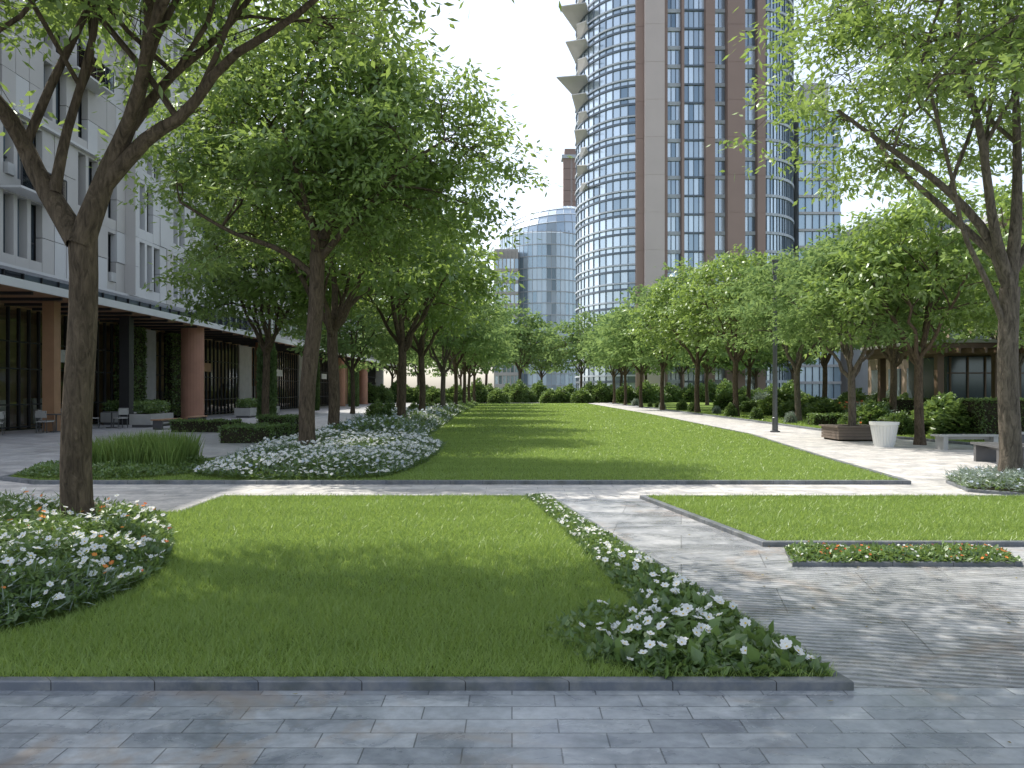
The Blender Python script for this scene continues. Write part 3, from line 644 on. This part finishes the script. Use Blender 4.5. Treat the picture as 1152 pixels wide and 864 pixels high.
for j in range(30):
    pts=arc(25,167,11.55,16.8,175,262,13)
    for i in range(12): mb.obox(pts[i],pts[i+1],0,.2,j*3.5+1.0,j*3.5+1.3,1)
curtain(mb,arc(47.2,167,10,17,270,362,12),0,H,3.5,0,1,7,out=.3,band=.5,msub=2,seed=5,pw=.6)
def bay(x0,x1,gm,n,seed,y=150.6,sm=1,band=.7): curtain(mb,[(x0+(x1-x0)*i/n,y) for i in range(n+1)],0,H,3.5,gm,sm,7,out=.3,band=band,seed=seed,pw=.8)
def pillar(x0,x1,y0,m):
    mb.box(x0+.05,x1-.05,y0+.05,153,0,H+2,m)
    for j in range(15): mb.box(x0,x1,y0,152.8,j*7+.03,j*7+6.97,m)
pillar(23.3,24.7,149.2,4);pillar(24.75,28.4,148.1,3);pillar(28.45,29.2,149.4,4)
bay(29.2,31.8,0,3,11);bay(32.3,36.2,0,4,12,y=150.2,sm=7,band=.35)
pillar(31.8,32.3,149.2,4);pillar(36.2,37.9,148.6,4);bay(37.9,40.2,0,2,13);pillar(40.2,43.4,148.2,4);bay(43.4,45.9,0,2,14);pillar(45.9,47.4,148.8,4)
mb.box(24,47,153.2,175,0,H,2);mb.box(16.5,24,168,176,0,H,2)
for j in range(12,29):
    z=j*3.5;l=[1.6,5.2,1.2,2.6,5.6,1.4,3.8][j%7]*(.4 if j<16 else 1)
    V=[(14.4,154.5,z),(14.4-l,158,z+.9),(13.8,168,z),(15.5,160,z)];V=V+[(a,b2,c+.15) for a,b2,c in V]
    mb.add(V,[(0,1,2,3),(7,6,5,4),(0,4,5,1),(1,5,6,2),(2,6,7,3),(3,7,4,0)],6)
mb.obj('glass_tower',mt)
mb=MB()
curtain(mb,[(57.5,160),(66,160)],0,58,3.4,0,1,2,msub=6,seed=4,out=.4);mb.box(57.5,66,160.1,175,0,58,1);mb.box(59,64,161,172,58,64,1)
curtain(mb,[(68,150),(90,150)],0,34,3.4,3,1,2,msub=12,seed=4,out=.4);mb.box(68,90,150.1,175,0,34.3,1);mb.obj('office_block',[M_gpale,M_panel2,M_mull,M_gdark])
mb=MB();pts=arc(10.0,246,13.6,16,188,352,15)
curtain(mb,pts,0,48.5,3.4,0,1,1,out=.18,band=.28,msub=2,seed=7,mull=.12,pw=.8)
n=len(pts);lev=[(1.0,0),(.97,2.6),(.90,5.0),(.80,7.0),(.66,8.3)];ZB=47.8
C=np.array([14.,250]);f=lambda p,rr,z:(C[0]+(p[0]-C[0])*rr,C[1]+(p[1]-C[1])*rr,z+ (p[0]-10)*.14*min(1,(z-ZB)/3) if z>ZB else z)
for k in range(4):
    r0,z0=lev[k];r1,z1=lev[k+1];z0+=ZB;z1+=ZB
    for i in range(n-1):
        P=[np.array(pts[i]),np.array(pts[i+1])]
        mb.add([f(P[0],r0,z0),f(P[1],r0,z0),f(P[1],r1,z1),f(P[0],r1,z1)],[(0,1,2,3)],0,False,.4+.6*random.random());
        mb.tube([f(P[0],r0*1.003,z0),f(P[0],r1*1.003,z1)],[.09,.09],4,1)
    mb.tube([f(np.array(p),r0*1.004,z0) for p in pts],[.14]*n,4,1)
curtain(mb,[(-5,228),(1.8,228)],0,42,3.3,2,3,3,out=.4,band=.9,msub=6,seed=8,mull=.3,pw=.8);mb.box(-5,1.8,228.1,240,0,42.4,3)
mb.obj('glass_office_building',[M_gpale,M_slab,M_gblue,M_panel])
mb=MB()
for j in range(22):
    mb.box(17.6,20.0,272,276,j*3.7,j*3.7+3.6,0);mb.box(20.7,23.4,272,276,j*3.7,j*3.7+3.6,0)
mb.box(17.9,23.1,272.4,276,0,83,1);mb.box(17.0,24,271.6,276.4,81.2,82.4,2);mb.box(18,23,272,276,82.4,84.5,0)
mb.obj('brick_tower',[M_pinkd,M_pink,M_slab])
mb=MB()
mb.box(20.2,27.5,38.2,45.5,3.75,4.02,0);mb.box(20.0,27.7,38,45.7,4.022,4.18,1)
for x,y in ((20.8,38.8),(23.6,38.8),(26.8,38.8),(20.8,44.8),(26.8,44.8)): mb.box(x-.16,x+.16,y-.16,y+.16,0,3.75,0)
for q in range(12): mb.box(20.3+q*.62,20.4+q*.62,37.3,45.6,3.5,3.745,0)
mb.box(22.4,27,41,45,0,3.49,2)
for q in range(5): mb.box(22.5+q*.9,22.58+q*.9,40.93,40.998,.1,3.45,0)
for z in (1.0,2.6): mb.box(22.4,27,40.94,40.99,z,z+.06,0)
mb.obj('garden_pavilion',[M_dwood,M_conc,M_gdark])
mb=MB();mb.box(29.5,50,42,66,0,12,0)
for j in range(3):
    for q in range(8):
        mb.box(29.38,29.52,43+q*2.9,44.8+q*2.9,1.0+j*3.9,3.4+j*3.9,1,random.random());mb.box(29.34,29.5,42.9+q*2.9,44.9+q*2.9,.85+j*3.9,.998+j*3.9,2)
    for q in range(6): mb.box(30.5+q*3.2,32.4+q*3.2,41.88,42.02,1.0+j*3.9,3.4+j*3.9,1,random.random());mb.box(30.4+q*3.2,32.5+q*3.2,41.84,42,.85+j*3.9,.998+j*3.9,2)
mb.box(29.1,50.4,41.6,66.4,12,12.5,2);mb.obj('brick_building',[simple('brick_wall',(.30,.22,.17),.85,nscale=2),M_gdark,M_panel2])

# ------------------------------------------------------------------ street furniture
mb=MB();mb.lathe(0,0,[(.2,0),(.2,.05),(.12,.07),(.12,.6),(.10,.62),(.085,5),(.075,6.5),(.11,6.55),(.11,7.05),(.14,7.08),(.14,7.14)],16,0);mb.lathe(0,0,[(.10,6.6),(.10,7.0)],16,1)
mb.obj('lamp_post',[M_steel,M_wpaint],(10.9,33,.0))
mb=MB();mb.lathe(0,0,[(.27,0),(.28,.05),(.38,.66),(.42,.67),(.43,.76),(.37,.76),(.36,.68)],24,0)
for k in range(24):
    a=k*2*PI/24;mb.tube([(.285*math.cos(a),.285*math.sin(a),.06),(.385*math.cos(a),.385*math.sin(a),.65)],[.012,.012],4,0)
mb.obj('white_planter_pot',[M_wpaint],(11.4,24.4,0))
def slatbench(name,x,y,rz,L,D,h,mt_,mb_):
    mb=MB();n=max(3,int(D/.11))
    for k in range(n): mb.box(-L/2,L/2,-D/2+k*D/n+.008,-D/2+(k+1)*D/n-.008,h-.05,h,0)
    for sx in (-L/2+.2,L/2-.2): mb.box(sx-.07,sx+.07,-D/2+.04,D/2-.04,0,h-.052,1)
    mb.box(-L/2+.28,L/2-.28,-.04,.04,h-.14,h-.053,1)
    o=mb.obj(name,[mt_,mb_],(x,y,0));o.rotation_euler=(0,0,rz)
slatbench('park_bench',13.3,23.3,.05,1.9,.5,.43,M_conc,M_conc)
slatbench('park_bench',11.35,18.6,math.radians(80),1.7,.6,.46,M_darkst,M_darkst)
slatbench('park_bench',12.9,18.9,0,1.6,.5,.45,M_darkst,M_darkst)
slatbench('park_bench',-15.6,36,math.radians(85),1.9,.5,.45,M_wood,M_darkst)
slatbench('park_bench',-15.8,40,math.radians(95),1.9,.5,.45,M_wood,M_darkst)
mb=MB()
for k in range(4): mb.box(-.75,.75,-.75,-.69,.06+k*.1,.15+k*.1,0);mb.box(-.75,.75,.69,.75,.06+k*.1,.15+k*.1,0);mb.box(-.75,-.69,-.688,.688,.06+k*.1,.15+k*.1,0);mb.box(.69,.75,-.688,.688,.06+k*.1,.15+k*.1,0)
mb.box(-.82,.82,-.82,-.45,.46,.51,0);mb.box(-.82,.82,.45,.82,.46,.51,0);mb.box(-.82,-.45,-.448,.448,.46,.51,0);mb.box(.45,.82,-.448,.448,.46,.51,0)
mb.box(-.68,.68,-.68,.68,0,.4,1);mb.obj('tree_bench',[simple('weathered_wood',(.16,.125,.1),.7),M_soil_core],(11.8,27.7,0))
mb=MB();mb.box(15,40,23.55,23.9,0,.42,0);mb.box(14.95,40,23.5,23.95,.42,.48,1);mb.obj('low_garden_wall',[M_darkst,M_conc])

n=300;x=RS.uniform(-6,9,n);y=RS.uniform(3.3,15,n);k=~(inpoly(x,y,lawn1)|inpoly(x,y,lawn3)|inpoly(x,y,lawn2)|inpoly(x,y,bed3)|inpoly(x,y,bedV));x=x[k];y=y[k];n=len(x)
mb=MB();mb.leaves(np.stack([x,y,np.full(n,.012)],1),np.stack([RS.normal(0,1,n),RS.normal(0,1,n),RS.uniform(0,.15,n)],1),RS.normal(0,.15,(n,3))+[0,0,1],.04*RS.uniform(.5,1.1,n),.02,0,RS.uniform(0,1,n))
mb.obj('fallen_leaves',[leafmat('fallen_leaf',(.16,.12,.04),(.3,.26,.09),.2)])

# ------------------------------------------------------------------ light, sky, camera
el=math.radians(57);az=math.radians(-49)   # sun: ahead and to the left
tosun=Vector((math.sin(az)*math.cos(el),math.cos(az)*math.cos(el),math.sin(el)))
sun=bpy.data.lights.new('sun','SUN');sun.energy=5.0;sun.angle=math.radians(.5);sun.color=(1,.95,.85)
so=bpy.data.objects.new('sun',sun);so.rotation_euler=(-tosun).to_track_quat('-Z','Y').to_euler();S.collection.objects.link(so);so.location=(-20,25,60)
W=bpy.data.worlds.new('World');S.world=W;W.use_nodes=True;nt=W.node_tree
for n_ in list(nt.nodes): nt.nodes.remove(n_)
sk=N(nt,'ShaderNodeTexSky',sky_type='NISHITA');sk.sun_disc=False;sk.sun_elevation=el;sk.sun_rotation=az;sk.dust_density=2.2;sk.air_density=1.0;sk.ozone_density=1
hs=N(nt,'ShaderNodeHueSaturation');hs.inputs['Saturation'].default_value=.6;hs.inputs['Value'].default_value=2.0
bg=N(nt,'ShaderNodeBackground');bg.inputs[1].default_value=.15;o=N(nt,'ShaderNodeOutputWorld')
nt.links.new(sk.outputs[0],hs.inputs['Color']);nt.links.new(hs.outputs[0],bg.inputs[0]);nt.links.new(bg.outputs[0],o.inputs[0])
cam=bpy.data.cameras.new('camera');cam.lens=28;cam.sensor_width=36;cam.shift_y=8/1152;cam.clip_end=4000;cam.clip_start=.05
co=bpy.data.objects.new('camera',cam);co.location=(0,0,1.7);co.rotation_euler=(PI/2,0,0);S.collection.objects.link(co);S.camera=co
S.view_settings.view_transform='Standard';S.view_settings.look='None';S.view_settings.exposure=0
